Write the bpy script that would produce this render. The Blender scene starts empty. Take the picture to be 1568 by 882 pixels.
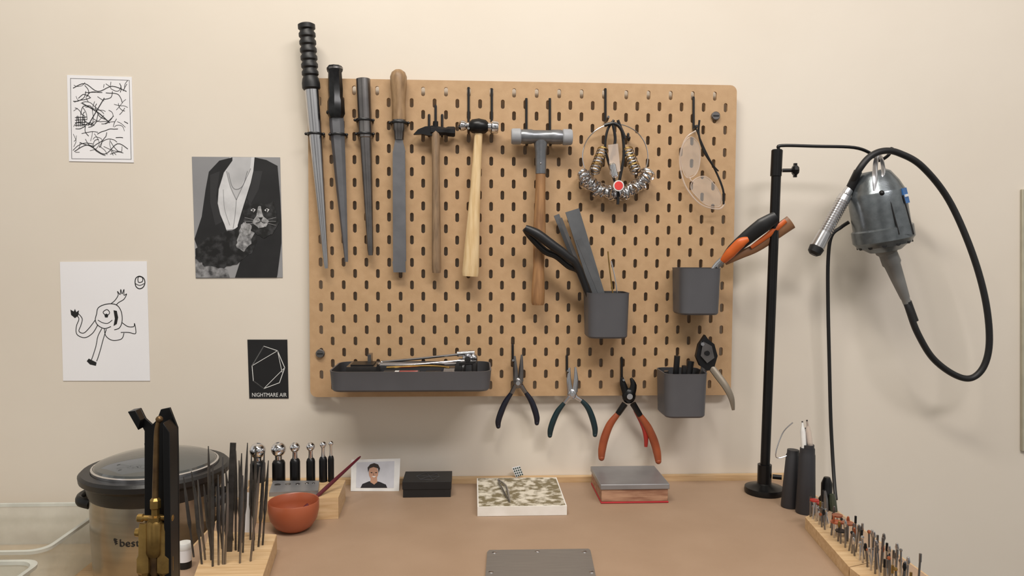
import bpy, bmesh, math, random
from mathutils import Vector, Matrix
random.seed(7)
sc = bpy.context.scene
sc.view_settings.view_transform = 'Standard'
sc.view_settings.look = 'None'

# ---------------------------------------------------------------- camera
F = 1150.0; CX = 784.0; CY = 441.0          # survey units: 2576x1449 picture read at 1568x882
DESK = 0.85
CAM = Vector((0, -1.36, DESK + 0.424))
R = (Matrix.Rotation(math.radians(-3.0), 3, 'Z') @ Matrix.Rotation(math.radians(90 - 2.9), 3, 'X')
     @ Matrix.Rotation(math.radians(0.3), 3, 'Z'))
cd = bpy.data.cameras.new('camera'); cam = bpy.data.objects.new('camera', cd)
sc.collection.objects.link(cam)
cam.matrix_world = Matrix.Translation(CAM) @ R.to_4x4()
cd.sensor_width = 36; cd.lens = 36 * F / 1568; cd.clip_start = 0.02
sc.camera = cam

# measured points are turned into metres on the real plane each thing sits on
def P(x, y, pl):
    d = R @ Vector(((x - CX) / F, -(y - CY) / F, -1))
    p0, n = pl
    return CAM + d * ((p0 - CAM).dot(n) / d.dot(n))
def YP(off): return (Vector((0, -off, 0)), Vector((0, -1, 0)))
def ZP(h): return (Vector((0, 0, DESK + h)), Vector((0, 0, 1)))
def W(x, y, off=0.0): return P(x, y, YP(off))
def D(x, y, h=0.0): return P(x, y, ZP(h))
PX = 1 / 862.0

# ---------------------------------------------------------------- materials
def lin(c):
    out = []
    for k in c:
        k = k / 255
        out.append(k / 12.92 if k <= 0.04045 else ((k + 0.055) / 1.055) ** 2.4)
    return (*out, 1)
MC = {}
def mat(name, col, rough=0.5, metal=0.0, col2=None, scale=30, bump=0.0, bscale=200, stretch=None, alpha=1, trans=0, spec=0.5, contrast=(0.35, 0.65), coat=0):
    if name in MC: return MC[name]
    m = bpy.data.materials.new(name); m.use_nodes = True
    nt = m.node_tree; b = nt.nodes['Principled BSDF']
    b.inputs['Base Color'].default_value = lin(col)
    b.inputs['Roughness'].default_value = rough
    b.inputs['Metallic'].default_value = metal
    b.inputs['Alpha'].default_value = alpha
    b.inputs['Transmission Weight'].default_value = trans
    b.inputs['Specular IOR Level'].default_value = spec
    b.inputs['Coat Weight'].default_value = coat
    tc = nt.nodes.new('ShaderNodeTexCoord'); mp = nt.nodes.new('ShaderNodeMapping')
    nt.links.new(tc.outputs['Object'], mp.inputs['Vector'])
    if stretch: mp.inputs['Scale'].default_value = stretch
    if col2 is None:
        col2 = tuple(max(0, k * 0.93) for k in col)
    nz = nt.nodes.new('ShaderNodeTexNoise'); nz.inputs['Scale'].default_value = scale; nz.inputs['Detail'].default_value = 5
    nt.links.new(mp.outputs[0], nz.inputs['Vector'])
    cr = nt.nodes.new('ShaderNodeValToRGB')
    cr.color_ramp.elements[0].position = contrast[0]; cr.color_ramp.elements[1].position = contrast[1]
    cr.color_ramp.elements[0].color = lin(col2); cr.color_ramp.elements[1].color = lin(col)
    nt.links.new(nz.outputs['Fac'], cr.inputs[0]); nt.links.new(cr.outputs[0], b.inputs['Base Color'])
    if bump:
        n2 = nt.nodes.new('ShaderNodeTexNoise'); n2.inputs['Scale'].default_value = bscale; n2.inputs['Detail'].default_value = 4
        nt.links.new(mp.outputs[0], n2.inputs['Vector'])
        bp = nt.nodes.new('ShaderNodeBump'); bp.inputs['Strength'].default_value = bump; bp.inputs['Distance'].default_value = 0.002
        nt.links.new(n2.outputs['Fac'], bp.inputs['Height']); nt.links.new(bp.outputs[0], b.inputs['Normal'])
    MC[name] = m; return m

WALL = mat('wall_paint', (222, 213, 200), 0.65, col2=(218, 208, 194), scale=2.5, bump=0.25, bscale=14)
MDF = mat('hardboard', (188, 154, 116), 0.6, col2=(180, 146, 108), scale=60, bump=0.1, bscale=600)
KRAFT = mat('brown_bench_mat', (164, 138, 115), 0.55, col2=(157, 131, 108), scale=9, bump=0.08, bscale=300)
PINE = mat('pine', (208, 178, 138), 0.55, col2=(190, 156, 114), scale=14, stretch=(1, 12, 12))
PINEV = mat('pine_handle', (224, 198, 156), 0.45, col2=(204, 172, 124), scale=60, stretch=(3, 3, .3))
WOODG = mat('weathered_wood', (150, 124, 96), 0.6, col2=(116, 94, 72), scale=80, stretch=(2, 2, .3))
WOODB = mat('brown_wood', (164, 122, 80), 0.5, col2=(132, 94, 60), scale=80, stretch=(2, 2, .25))
WOODH = mat('file_handle_wood', (158, 128, 94), 0.5, col2=(128, 100, 70), scale=70, stretch=(2, 2, .4))
WOODR = mat('reddish_block', (182, 142, 114), 0.6, col2=(138, 96, 74), scale=40, stretch=(.6, 4, 4))
BLACK = mat('black_plastic', (24, 24, 26), 0.4, bump=0.05)
BLACKM = mat('black_metal', (18, 18, 20), 0.35, 0.3, col2=(12, 12, 13))
RUB = mat('black_rubber', (21, 21, 23), 0.5)
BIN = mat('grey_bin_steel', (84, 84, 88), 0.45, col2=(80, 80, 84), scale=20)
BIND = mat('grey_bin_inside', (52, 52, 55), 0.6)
STEEL = mat('steel', (205, 205, 208), 0.22, 1.0, col2=(192, 192, 196), scale=12)
DSTEEL = mat('dark_steel', (138, 135, 134), 0.3, 0.95, col2=(118, 115, 115), scale=30)
FSTEEL = mat('file_steel', (142, 142, 146), 0.34, 0.9, col2=(132, 132, 136), scale=40, bump=0.08, bscale=1400)
SPLATE = mat('forged_black', (30, 30, 32), 0.4, 0.5)
CHROME = mat('chrome', (226, 226, 229), 0.1, 1.0, col2=(216, 216, 220))
ALU = mat('aluminium', (212, 212, 215), 0.22, 0.95, col2=(200, 200, 204))
BRASS = mat('brass', (172, 140, 80), 0.34, 0.85, col2=(126, 100, 56), scale=35)
BRONZE = mat('aged_brass_tube', (124, 98, 64), 0.42, 0.75, col2=(88, 68, 48), scale=60)
NYLON = mat('grey_nylon', (160, 162, 166), 0.5, col2=(149, 151, 156))
MALLET = mat('mallet_body', (132, 134, 138), 0.34, 0.7, col2=(118, 120, 124), scale=60)
PAPER = mat('white_paper', (236, 235, 238), 0.8, col2=(232, 231, 234), scale=5)
INK = mat('black_ink', (24, 24, 26), 0.7)
HAMT = mat('blue_grey_motor_metal', (118, 124, 128), 0.28, 0.7, col2=(104, 110, 114), scale=90, bump=0.06, bscale=320)
GREYP = mat('grey_sleeve', (128, 128, 126), 0.45, 0.3)
BLUE = mat('blue_label', (44, 104, 168), 0.4)
NAVY = mat('navy_grip', (20, 23, 38), 0.3)
TEAL = mat('dark_teal_grip', (18, 44, 50), 0.3)
ORANGE = mat('rust_orange_grip', (158, 80, 46), 0.4, col2=(142, 68, 38))
RED = mat('red_grip', (166, 44, 36), 0.4)
ORG2 = mat('orange_grip', (214, 102, 42), 0.4)
TAN = mat('tan_grip', (138, 98, 68), 0.45)
TERRA = mat('terracotta', (164, 88, 58), 0.35, col2=(154, 80, 52), scale=12)
MAROON = mat('maroon_lacquer', (86, 24, 36), 0.3)
CLEAR = mat('clear_plastic', (240, 238, 236), 0.08, alpha=0.12)
PINKC = mat('clear_frame', (222, 205, 192), 0.15, alpha=0.5)
TUBM = mat('frosted_tub', (206, 210, 200), 0.3, alpha=0.40)
TUBR = mat('frosted_tub_rim', (220, 222, 214), 0.25, alpha=0.7)
COOK = mat('brushed_cooker_steel', (172, 165, 153), 0.27, 0.95, col2=(160, 153, 141), scale=6, stretch=(1, 1, 20))
GLASSD = mat('smoked_lid_glass', (86, 90, 90), 0.05, 0.0, alpha=0.7, spec=0.9, coat=1)
WHITE = mat('white_plastic', (232, 232, 230), 0.4)
PLASTER = mat('white_ceramic', (236, 232, 226), 0.7, col2=(226, 221, 213))
SOLDER = mat('scorched_surface', (216, 208, 192), 0.8, col2=(124, 112, 84), scale=75, contrast=(0.43, 0.60), bump=0.3, bscale=80)
PLATE = mat('brushed_plate', (150, 145, 140), 0.4, 0.55, col2=(140, 135, 131), scale=20, stretch=(1, 30, 1))
SLAB = mat('bench_block_steel', (156, 156, 159), 0.4, 0.6, col2=(144, 144, 147), scale=20)
REDM = mat('red_felt', (186, 44, 50), 0.7)
CARD = mat('black_card', (24, 24, 26), 0.5, col2=(20, 20, 22))
GREYLINE = mat('grey_foil', (90, 90, 94), 0.4)
COPPER = mat('copper', (184, 110, 78), 0.35, 0.8)

# ---------------------------------------------------------------- builder
def perp(d, ref):
    a = ref - d * ref.dot(d)
    if a.length < 1e-4:
        r2 = Vector((1, 0, 0)); a = r2 - d * r2.dot(d)
    return a.normalized()
class B:
    def __init__(s, name): s.n = name; s.v = []; s.f = []; s.m = []; s.mats = []
    def add(s, vs, fs, m):
        if m not in s.mats: s.mats.append(m)
        k = s.mats.index(m); o = len(s.v)
        s.v += [Vector(p) for p in vs]
        for f in fs: s.f.append([i + o for i in f]); s.m.append(k)
    def loft(s, secs, m, c0=True, c1=True, loop=False):
        n = len(secs[0]); vs = [p for q in secs for p in q]; fs = []
        K = len(secs)
        for i in range(K if loop else K - 1):
            a = i * n; b = ((i + 1) % K) * n
            for j in range(n):
                k = (j + 1) % n; fs.append([a + j, a + k, b + k, b + j])
        if not loop:
            if c0: fs.append(list(range(n))[::-1])
            if c1: fs.append([(K - 1) * n + j for j in range(n)])
        s.add(vs, fs, m)
    def lathe(s, p0, p1, prof, m, seg=20, sq=1.0, ref=Vector((0, -1, 0)), c0=True, c1=True, rot=0):
        d = (p1 - p0); L = d.length; d = d / L; a = perp(d, ref); b = d.cross(a)
        secs = []
        for t, r in prof:
            c = p0 + d * (t * L); r = max(r, 1e-5)
            secs.append([c + a * (r * sq * math.cos(2 * math.pi * j / seg + rot)) + b * (r * math.sin(2 * math.pi * j / seg + rot)) for j in range(seg)])
        s.loft(secs, m, c0, c1)
    def cyl(s, p0, p1, r, m, r2=None, seg=20, sq=1.0, **k):
        s.lathe(p0, p1, [(0, r), (1, r if r2 is None else r2)], m, seg, sq, **k)
    def tube(s, pts, r, m, seg=10, sq=1.0, sub=6, ref=Vector((0, -1, 0)), closed=False):
        pts = [Vector(p) for p in pts]; n = len(pts)
        rs = r if isinstance(r, (list, tuple)) else [r] * n
        out = []; ro = []
        def g(i):
            return pts[i % n] if closed else pts[min(max(i, 0), n - 1)]
        for i in range(n if closed else n - 1):
            p0, p1, p2, p3 = g(i - 1), g(i), g(i + 1), g(i + 2)
            ra, rb = rs[i % n], rs[(i + 1) % n]
            for k in range(sub):
                t = k / sub
                out.append(0.5 * ((2 * p1) + (p2 - p0) * t + (2 * p0 - 5 * p1 + 4 * p2 - p3) * t * t + (-p0 + 3 * p1 - 3 * p2 + p3) * t ** 3))
                ro.append(ra + (rb - ra) * t)
        if not closed: out.append(pts[-1]); ro.append(rs[-1])
        secs = []; a = None; N = len(out)
        for i in range(N):
            if closed: d = (out[(i + 1) % N] - out[i - 1]).normalized()
            else: d = (out[min(i + 1, N - 1)] - out[max(i - 1, 0)]).normalized()
            a = perp(d, ref if a is None or sq != 1.0 else a); b = d.cross(a)
            secs.append([out[i] + a * (ro[i] * sq * math.cos(2 * math.pi * j / seg)) + b * (ro[i] * math.sin(2 * math.pi * j / seg)) for j in range(seg)])
        s.loft(secs, m, loop=closed)
    def ext(s, pts, vec, m):
        pts = [Vector(p) for p in pts]
        s.loft([pts, [p + vec for p in pts]], m)
    def box(s, lo, hi, m, rot=None, c=None):
        vs = [Vector((x, y, z)) for z in (lo[2], hi[2]) for x, y in ((lo[0], lo[1]), (hi[0], lo[1]), (hi[0], hi[1]), (lo[0], hi[1]))]
        if rot is not None:
            cc = c or (Vector(lo) + Vector(hi)) / 2
            vs = [cc + rot @ (v - cc) for v in vs]
        s.loft([vs[:4], vs[4:]], m)
    def sphere(s, c, r, m, sc_=(1, 1, 1), seg=16):
        K = seg // 2; secs = []
        for i in range(K + 1):
            a = math.pi * i / K; z = -math.cos(a); q = max(math.sin(a), 0.002)
            secs.append([c + Vector((q * math.cos(2 * math.pi * j / seg) * r * sc_[0], q * math.sin(2 * math.pi * j / seg) * r * sc_[1], z * r * sc_[2])) for j in range(seg)])
        s.loft(secs, m)
    def band(s, c, ax, r, w, t, m, seg=20):
        ax = ax.normalized(); a = perp(ax, Vector((0.1, -1, 0.2))); b = ax.cross(a)
        def ring(rr, o): return [c + ax * o + (a * math.cos(2 * math.pi * j / seg) + b * math.sin(2 * math.pi * j / seg)) * rr for j in range(seg)]
        s.loft([ring(r - t * .3, -w / 2), ring(r, -w / 4), ring(r, w / 4), ring(r - t * .3, w / 2), ring(r - t, w / 2), ring(r - t, -w / 2)], m, loop=True)
    def flat(s, pxs, pl, lift, m, th=0.0003):
        n = pl[1]
        s.ext([P(x, y, pl) + n * (lift - th) for x, y in pxs], n * th, m)
    def stroke(s, pxs, w, pl, lift, m, closed=False, smooth=True):
        pts = [Vector(p) for p in pxs]; n = len(pts); out = []
        g = (lambda i: pts[i % n]) if closed else (lambda i: pts[min(max(i, 0), n - 1)])
        if smooth:
            for i in range(n if closed else n - 1):
                p0, p1, p2, p3 = g(i - 1), g(i), g(i + 1), g(i + 2)
                for k in range(5):
                    t = k / 5
                    out.append(0.5 * ((2 * p1) + (p2 - p0) * t + (2 * p0 - 5 * p1 + 4 * p2 - p3) * t * t + (-p0 + 3 * p1 - 3 * p2 + p3) * t ** 3))
            if not closed: out.append(pts[-1])
        else: out = pts
        N = len(out); L = []; Q = []
        for i in range(N):
            d = (out[(i + 1) % N] - out[i - 1]) if closed else (out[min(i + 1, N - 1)] - out[max(i - 1, 0)])
            if d.length < 1e-6: d = Vector((1, 0))
            d.normalize(); q = Vector((-d.y, d.x)) * w / 2
            L.append(P(*(out[i] + q), pl) + pl[1] * lift); Q.append(P(*(out[i] - q), pl) + pl[1] * lift)
        fs = []
        for i in range(N if closed else N - 1):
            k = (i + 1) % N; fs.append([i, k, N + k, N + i])
        s.add(L + Q, fs, m)
    def done(s, bevel=0, ang=35, parent=None):
        c = sum(s.v, Vector()) / len(s.v)
        me = bpy.data.meshes.new(s.n); me.from_pydata([v - c for v in s.v], [], s.f)
        for m in s.mats: me.materials.append(m)
        me.polygons.foreach_set('material_index', s.m)
        bm = bmesh.new(); bm.from_mesh(me); bmesh.ops.recalc_face_normals(bm, faces=bm.faces); bm.to_mesh(me); bm.free()
        me.polygons.foreach_set('use_smooth', [True] * len(me.polygons))
        me.set_sharp_from_angle(angle=math.radians(ang)); me.update()
        o = bpy.data.objects.new(s.n, me); sc.collection.objects.link(o); o.location = c
        if bevel:
            md = o.modifiers.new('bevel', 'BEVEL'); md.width = bevel; md.segments = 2; md.limit_method = 'ANGLE'; md.angle_limit = math.radians(50)
        return o
def text2d(t):
    cu = bpy.data.curves.new('t', 'FONT'); cu.body = t; cu.resolution_u = 3
    o = bpy.data.objects.new('t', cu); sc.collection.objects.link(o)
    bpy.context.view_layer.update()
    me = bpy.data.meshes.new_from_object(o.evaluated_get(bpy.context.evaluated_depsgraph_get()))
    vs = [(v.co.x, v.co.y) for v in me.vertices]; fs = [list(p.vertices) for p in me.polygons]
    bpy.data.objects.remove(o); bpy.data.curves.remove(cu); bpy.data.meshes.remove(me)
    x0 = min(v[0] for v in vs); x1 = max(v[0] for v in vs); y0 = min(v[1] for v in vs); y1 = max(v[1] for v in vs)
    return [((x - x0) / (x1 - x0), (y - y0) / (y1 - y0)) for x, y in vs], fs

# ---------------------------------------------------------------- room shell
b = B('wall_back'); b.box((-2.2, 0, 0), (2.2, 0.12, 2.9), WALL); b.done()
FL = mat('floor_concrete', (120, 112, 104), 0.6, col2=(100, 94, 88), scale=4)
b = B('floor'); b.box((-2.2, -3.4, -0.06), (2.2, 0, 0), FL); b.done()
CEIL = mat('ceiling_paint', (225, 222, 215), 0.8)
b = B('ceiling'); b.box((-2.2, -3.4, 2.9), (2.2, 0.12, 2.96), CEIL); b.done()

# ---------------------------------------------------------------- workbench
XL, XR, YF = -0.40, 0.60, -0.52
b = B('workbench')
b.box((XL, YF, DESK - 0.035), (XR, -0.001, DESK - 0.001), PINE)
b.box((XL + .004, YF, DESK - 0.001), (XR - .004, -0.014, DESK), KRAFT)
for x in (XL + .05, XR - .05):
    for y in (YF + .04, -0.05):
        b.box((x - .03, y - .03, 0), (x + .03, y + .03, DESK - .035), PINE)
b.box((XL + .03, YF + .02, DESK - .12), (XR - .03, YF + .04, DESK - .035), PINE)
# back rail of the bench
b.box((XL, -0.013, DESK - .001), (XR, -0.001, DESK + 0.010), PINE)
b.done(bevel=0.001)
SH = DESK - 0.105
b = B('side_shelf')
b.box((-1.3, -0.5, SH - .03), (XL - .006, -0.001, SH), PINE)
for x in (-1.25, -.47):
    for y in (-.45, -.05): b.box((x - .025, y - .025, 0), (x + .025, y + .025, SH - .03), PINE)
b.done(bevel=0.001)

# panel edge on the wall at the far right
b = B('wall_panel'); q = W(1562, 690, .010); p = W(1562, 290, .010)
GRN = mat('grey_green_panel', (178, 172, 152), 0.5)
b.ext([W(1562, 290, .0005), W(1562, 690, .0005), W(1562, 690, .0005) + Vector((.35, 0, 0)), W(1562, 290, .0005) + Vector((.35, 0, 0))], Vector((0, -.006, 0)), GRN); b.done(bevel=.001)

# ---------------------------------------------------------------- pegboard
def rrect(w, h, r, n=5, cx=0, cy=0):
    out = []
    for sx, sy, a0 in ((1, 1, 0), (-1, 1, 90), (-1, -1, 180), (1, -1, 270)):
        for k in range(n + 1):
            a = math.radians(a0 + 90 * k / n)
            out.append((cx + sx * (w / 2 - r) + r * math.cos(a), cy + sy * (h / 2 - r) + r * math.sin(a)))
    return out
BF = 0.020
xm = (W(474, 360, BF).x + W(1123, 360, BF).x) / 2; zm = (W(800, 125.5, BF).z + W(800, 606, BF).z) / 2
BW, BH = 0.76, 0.56
cu = bpy.data.curves.new('pb', 'CURVE'); cu.dimensions = '2D'; cu.fill_mode = 'BOTH'; cu.extrude = 0.0025
def spl(pts):
    out = []
    for p_ in pts:
        if not out or (abs(p_[0] - out[-1][0]) + abs(p_[1] - out[-1][1])) > 1e-5: out.append(p_)
    s = cu.splines.new('POLY'); s.points.add(len(out) - 1)
    for i, (x, y) in enumerate(out): s.points[i].co = (x, y, 0, 1)
    s.use_cyclic_u = True
spl(rrect(BW, BH, .012, 5))
holes = []
for r_ in range(14):
    for c_ in range(18): holes.append((-BW / 2 + .04 + .04 * c_, BH / 2 - .02 - .04 * r_))
for r_ in range(13):
    for c_ in range(19): holes.append((-BW / 2 + .02 + .04 * c_, BH / 2 - .04 - .04 * r_))
for x, y in holes: spl(rrect(.0066, .0160, .0032, 4, x, y))
o = bpy.data.objects.new('pb', cu); sc.collection.objects.link(o); bpy.context.view_layer.update()
me = bpy.data.meshes.new_from_object(o.evaluated_get(bpy.context.evaluated_depsgraph_get()))
bpy.data.objects.remove(o)
me.name = 'pegboard'; me.materials.clear(); me.materials.append(MDF)
for p in me.polygons: p.use_smooth = False
pb = bpy.data.objects.new('pegboard', me); sc.collection.objects.link(pb)
pb.rotation_euler = (math.pi / 2, 0, 0); pb.location = (xm, -(BF - .0025), zm)
for x, y in ((1095, 178), (491, 541)):
    b = B('board_fixing_knob')
    c = W(x, y, BF)
    b.lathe(c + Vector((0, .0195, 0)), c + Vector((0, -.006, 0)), [(0, .003), (.76, .003), (.765, .0078), (.95, .0078), (1, .0065)], DSTEEL, 24)
    b.box(c + Vector((-.005, -.0075, -.001)), c + Vector((.005, -.0058, .001)), BLACK)
    b.done()

# ---------------------------------------------------------------- wall art
def sheet(name, cs, m, th=.0006):
    b = B(name); pl = YP(0.0012)
    b.ext([P(x, y, YP(0.0004)) for x, y in cs], Vector((0, -.0008, 0)), m); return b, pl
b, pl = sheet('abstract_line_drawing', [(103, 115), (202, 118), (205, 249), (106, 247)], PAPER)
b.stroke([(108, 120), (198, 123), (201, 244), (110, 243)], .8, pl, .0003, INK, True, False)
rr = random.Random(3)
# loosely tile the sheet so that the scribbles fill it evenly
for i in range(72):
    gx, gy = i % 8, i // 8
    x, y = 116 + gx * 10.8 + rr.uniform(-5, 5), 129 + gy * 13.2 + rr.uniform(-6, 6); a = rr.uniform(0, 6.28); pts = [(x, y)]; cv = rr.uniform(-.8, .8)
    for k in range(rr.randint(2, 6)):
        a += cv + rr.uniform(-.4, .4); st = rr.uniform(4, 9)
        x2, y2 = x + math.cos(a) * st, y + math.sin(a) * st
        if not (112 < x2 < 197 and 125 < y2 < 240): break
        x, y = x2, y2; pts.append((x, y))
    if len(pts) > 1: b.stroke(pts, rr.choice([.6, .75, .95]), pl, .0003 + i * .000003, INK)
for k in range(5): b.stroke([(118 + k * 3, 178), (117 + k * 3, 194)], .9, pl, .0006, INK)
for k in range(4): b.stroke([(115, 180 + k * 4), (133, 179 + k * 4)], .8, pl, .0006, INK)
b.stroke([(126, 158), (150, 172), (168, 188)], 1.3, pl, .0006, INK); b.stroke([(135, 192), (148, 170), (160, 150)], 1.2, pl, .0006, INK)
b.stroke([(112, 135), (130, 128), (150, 140), (172, 132), (194, 140)], .9, pl, .0006, INK)
b.stroke([(114, 232), (135, 222), (160, 236), (180, 220), (196, 228)], .9, pl, .0006, INK)
b.done()

b, pl = sheet('cartoon_drawing', [(92, 401), (225, 400), (230, 583), (97, 583)], PAPER)
S = lambda pts, w=1.1, c=False: b.stroke(pts, w, pl, .0003, INK, c)
S([(214, 423), (220, 426), (222, 433), (219, 440), (213, 442), (208, 438), (207, 430), (209, 425)], 1.4, True)
S([(212, 424), (218, 425), (218, 431), (212, 432)], 1.2, True); S([(207, 434), (214, 437), (221, 434)], 1)
S([(148, 481), (150, 472), (158, 467), (170, 465), (180, 468), (186, 478), (187, 492), (183, 502), (175, 505)], 1.2)
S([(148, 481), (146, 490), (150, 498), (160, 503), (170, 500)], 1.2)
S([(150, 490), (157, 494), (165, 495), (172, 490)], 1); S([(158, 478), (164, 474), (168, 479), (163, 483)], 1.1, True)
b.flat([(160, 482), (163, 480), (166, 482), (165, 486), (161, 486)], pl, .0004, INK, .0001)
b.flat([(174, 475), (179, 476), (181, 486), (179, 496), (174, 499), (176, 488)], pl, .0004, INK, .0001)
S([(146, 490), (136, 503), (128, 510), (121, 507), (124, 498), (126, 488), (120, 480)])
S([(150, 497), (142, 510), (130, 517), (118, 512), (117, 500), (121, 488), (116, 482)])
b.flat([(108, 474), (113, 477), (115, 473), (117, 478), (121, 475), (120, 483), (115, 487), (109, 482)], pl, .0004, INK, .0001)
S([(170, 465), (176, 460), (181, 452), (180, 446), (184, 451), (185, 443), (187, 450), (190, 443), (190, 452), (194, 450), (190, 458), (182, 463), (178, 467)])
S([(156, 503), (150, 515), (147, 530), (142, 546), (140, 551)]); S([(163, 504), (158, 520), (154, 535), (150, 548), (148, 553)])
b.flat([(136, 549), (142, 552), (148, 555), (147, 560), (138, 558), (133, 553)], pl, .0004, INK, .0001)
S([(160, 503), (162, 514), (172, 521), (186, 519), (190, 510)])
S([(187, 494), (196, 500), (205, 500), (206, 495), (208, 505), (207, 511), (197, 509), (185, 509)])
b.done()

G = lambda n, v, **k: mat('print_' + n, (v, v, v + 2), 0.55, **k)
b, pl = sheet('portrait_with_cat_print', [(294, 240), (429, 241), (433, 425), (300, 426)], G('bg', 148, col2=(132, 132, 135), scale=5))
jk, sk, bl = G('jacket', 30, col2=(23, 23, 25)), G('skin', 190, col2=(172, 172, 174), scale=20), G('blouse', 214, col2=(190, 190, 192), scale=30)
b.flat([(352, 241), (390, 241), (390, 262), (380, 300), (372, 350), (345, 352), (331, 318), (330, 285), (340, 260)], pl, .0003, bl)
b.flat([(356, 241), (385, 241), (383, 258), (372, 280), (362, 305), (352, 285), (347, 262)], pl, .0004, sk)
b.stroke([(347, 262), (353, 286), (362, 306)], 1.2, pl, .00045, G('fold', 140)); b.stroke([(384, 258), (373, 282), (362, 306)], 1.2, pl, .00045, G('fold', 140))
b.stroke([(362, 306), (360, 330), (357, 350)], .9, pl, .00045, G('fold', 140)); b.stroke([(342, 290), (344, 320), (352, 345)], .7, pl, .00045, G('fold', 140))
b.flat([(320, 263), (336, 246), (356, 241), (356, 246), (343, 264), (335, 290), (333, 318), (344, 344), (350, 362), (330, 372), (303, 380), (298, 366), (309, 332), (315, 290)], pl, .0006, jk)
b.flat([(390, 241), (408, 245), (425, 254), (429, 300), (431, 340), (431, 372), (425, 420), (424, 425), (360, 425), (368, 400), (364, 345), (372, 318), (384, 280), (388, 262)], pl, .0006, jk)
b.flat([(322, 268), (337, 262), (331, 300), (340, 340), (330, 345), (322, 310)], pl, .00065, G('lapel', 46), .0001)
b.flat([(389, 262), (402, 262), (396, 290), (381, 318), (376, 312), (384, 284)], pl, .00065, G('lapel', 46), .0001)
b.stroke([(350, 264), (355, 284), (362, 290), (372, 284), (379, 262)], .7, pl, .0007, G('chain', 110))
b.flat([(299, 392), (312, 398), (336, 407), (348, 413), (352, 425), (300, 425)], pl, .0008, G('cuff', 150, col2=(60, 60, 62), scale=90), .0001)
fur = G('fur', 62, col2=(12, 12, 13), scale=75, contrast=(.45, .72))
def fuzzy(pts, amp, seed, n=5):
    r0 = random.Random(seed); out = []
    for i in range(len(pts)):
        a, c = Vector(pts[i]), Vector(pts[(i + 1) % len(pts)])
        for k in range(n):
            p = a.lerp(c, k / n); out.append((p.x + r0.uniform(-amp, amp), p.y + r0.uniform(-amp, amp)))
    return out
b.flat(fuzzy([(301, 378), (318, 364), (345, 356), (372, 345), (386, 350), (394, 368), (385, 388), (362, 404), (338, 411), (314, 407), (301, 396)], 1.5, 2), pl, .001, fur, .0001)
b.flat(fuzzy([(374, 338), (386, 338), (392, 352), (384, 372), (372, 386), (362, 376), (366, 356)], 1.5, 5), pl, .0012, G('ruff', 172, col2=(70, 70, 72), scale=90), .0001)
b.flat(fuzzy([(378, 303), (385, 312), (398, 311), (408, 313), (418, 308), (423, 326), (427, 342), (418, 358), (404, 364), (388, 356), (374, 342), (372, 322)], 1, 6), pl, .0014, G('cathead', 62, col2=(16, 16, 16), scale=80, contrast=(.45, .7)), .0001)
b.flat(fuzzy([(396, 316), (400, 316), (403, 330), (412, 338), (408, 347), (396, 349), (387, 341), (393, 330)], .6, 8), pl, .0016, G('muzzle', 176, col2=(110, 110, 110), scale=120), .0001)
b.flat(fuzzy([(376, 340), (386, 345), (384, 358), (376, 362), (370, 350)], .8, 9), pl, .0016, G('muzzle', 176, col2=(110, 110, 110), scale=120), .0001)
for ex in (388, 409):
    b.flat([(ex - 4, 322), (ex, 319), (ex + 4, 321), (ex + 1, 325)], pl, .0018, G('eye', 205), .0001)
    b.flat([(ex - 1.2, 320), (ex + 1.2, 320), (ex + .8, 324), (ex - 1, 324)], pl, .002, INK, .0001)
b.flat([(396, 333), (403, 333), (400, 338)], pl, .0018, INK, .0001)
b.stroke([(392, 342), (398, 340), (400, 338), (403, 341), (409, 341)], 1, pl, .0018, INK)
for sg in (-1, 1):
    for k in range(3): b.stroke([(399 + sg * 8, 337 + k * 2), (399 + sg * 24, 333 + k * 6)], .4, pl, .0019, G('whisk', 180))
b.done()

b, pl = sheet('band_logo_sticker', [(379, 520), (440, 520), (442, 610), (382, 610)], CARD)
HEX = [(404, 530), (425, 537), (436, 563), (428, 586), (404, 595), (388, 583), (386, 560)]
b.stroke(HEX, 1.1, pl, .0003, WHITE, True, False)
for q in ([(386, 560), (425, 537)], [(425, 537), (432, 570)], [(388, 583), (404, 595)], [(386, 560), (404, 530)], [(404, 595), (436, 563)]): b.stroke(q, .8, pl, .0003, WHITE, False, False)
vs, fs = text2d('NIGHTMARE AIR')
b.add([P(386 + u * 53, 607.5 - v * 6.0, pl) + Vector((0, -.0003, 0)) for u, v in vs], fs, WHITE)
b.done()

# ---------------------------------------------------------------- hanging tools
def holder(b, x, y, r, off, hw=None):
    """spring-clip holder: ring round the tool with arms back to the board"""
    c = W(x, y, off); r = r * PX
    b.band(c, Vector((0, 0, 1)), r + .0025, .004, .0022, BLACK)
    for s in (-1, 1):
        b.box((c.x + s * (r + .002) - .0015, -off, c.z - .002), (c.x + s * (r + .002) + .0015, -BF, c.z + .002), BLACK)
        b.sphere(Vector((c.x + s * (r + .004), c.y, c.z)), .0026, BLACK)
def hook(b, x, y0, y1, lip=.014):
    a = W(x, y0, BF + .0022); c = W(x, y1, BF + .0022)
    b.tube([a + Vector((0, .0021, -.003)), a + Vector((0, .0005, 0)), a + Vector((0, 0, -.004)), c], .0022, BLACK, 8)
    b.tube([c, c + Vector((0, -lip * .5, -.001)), c + Vector((0, -lip, .003))], .0022, BLACK, 8)

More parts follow.
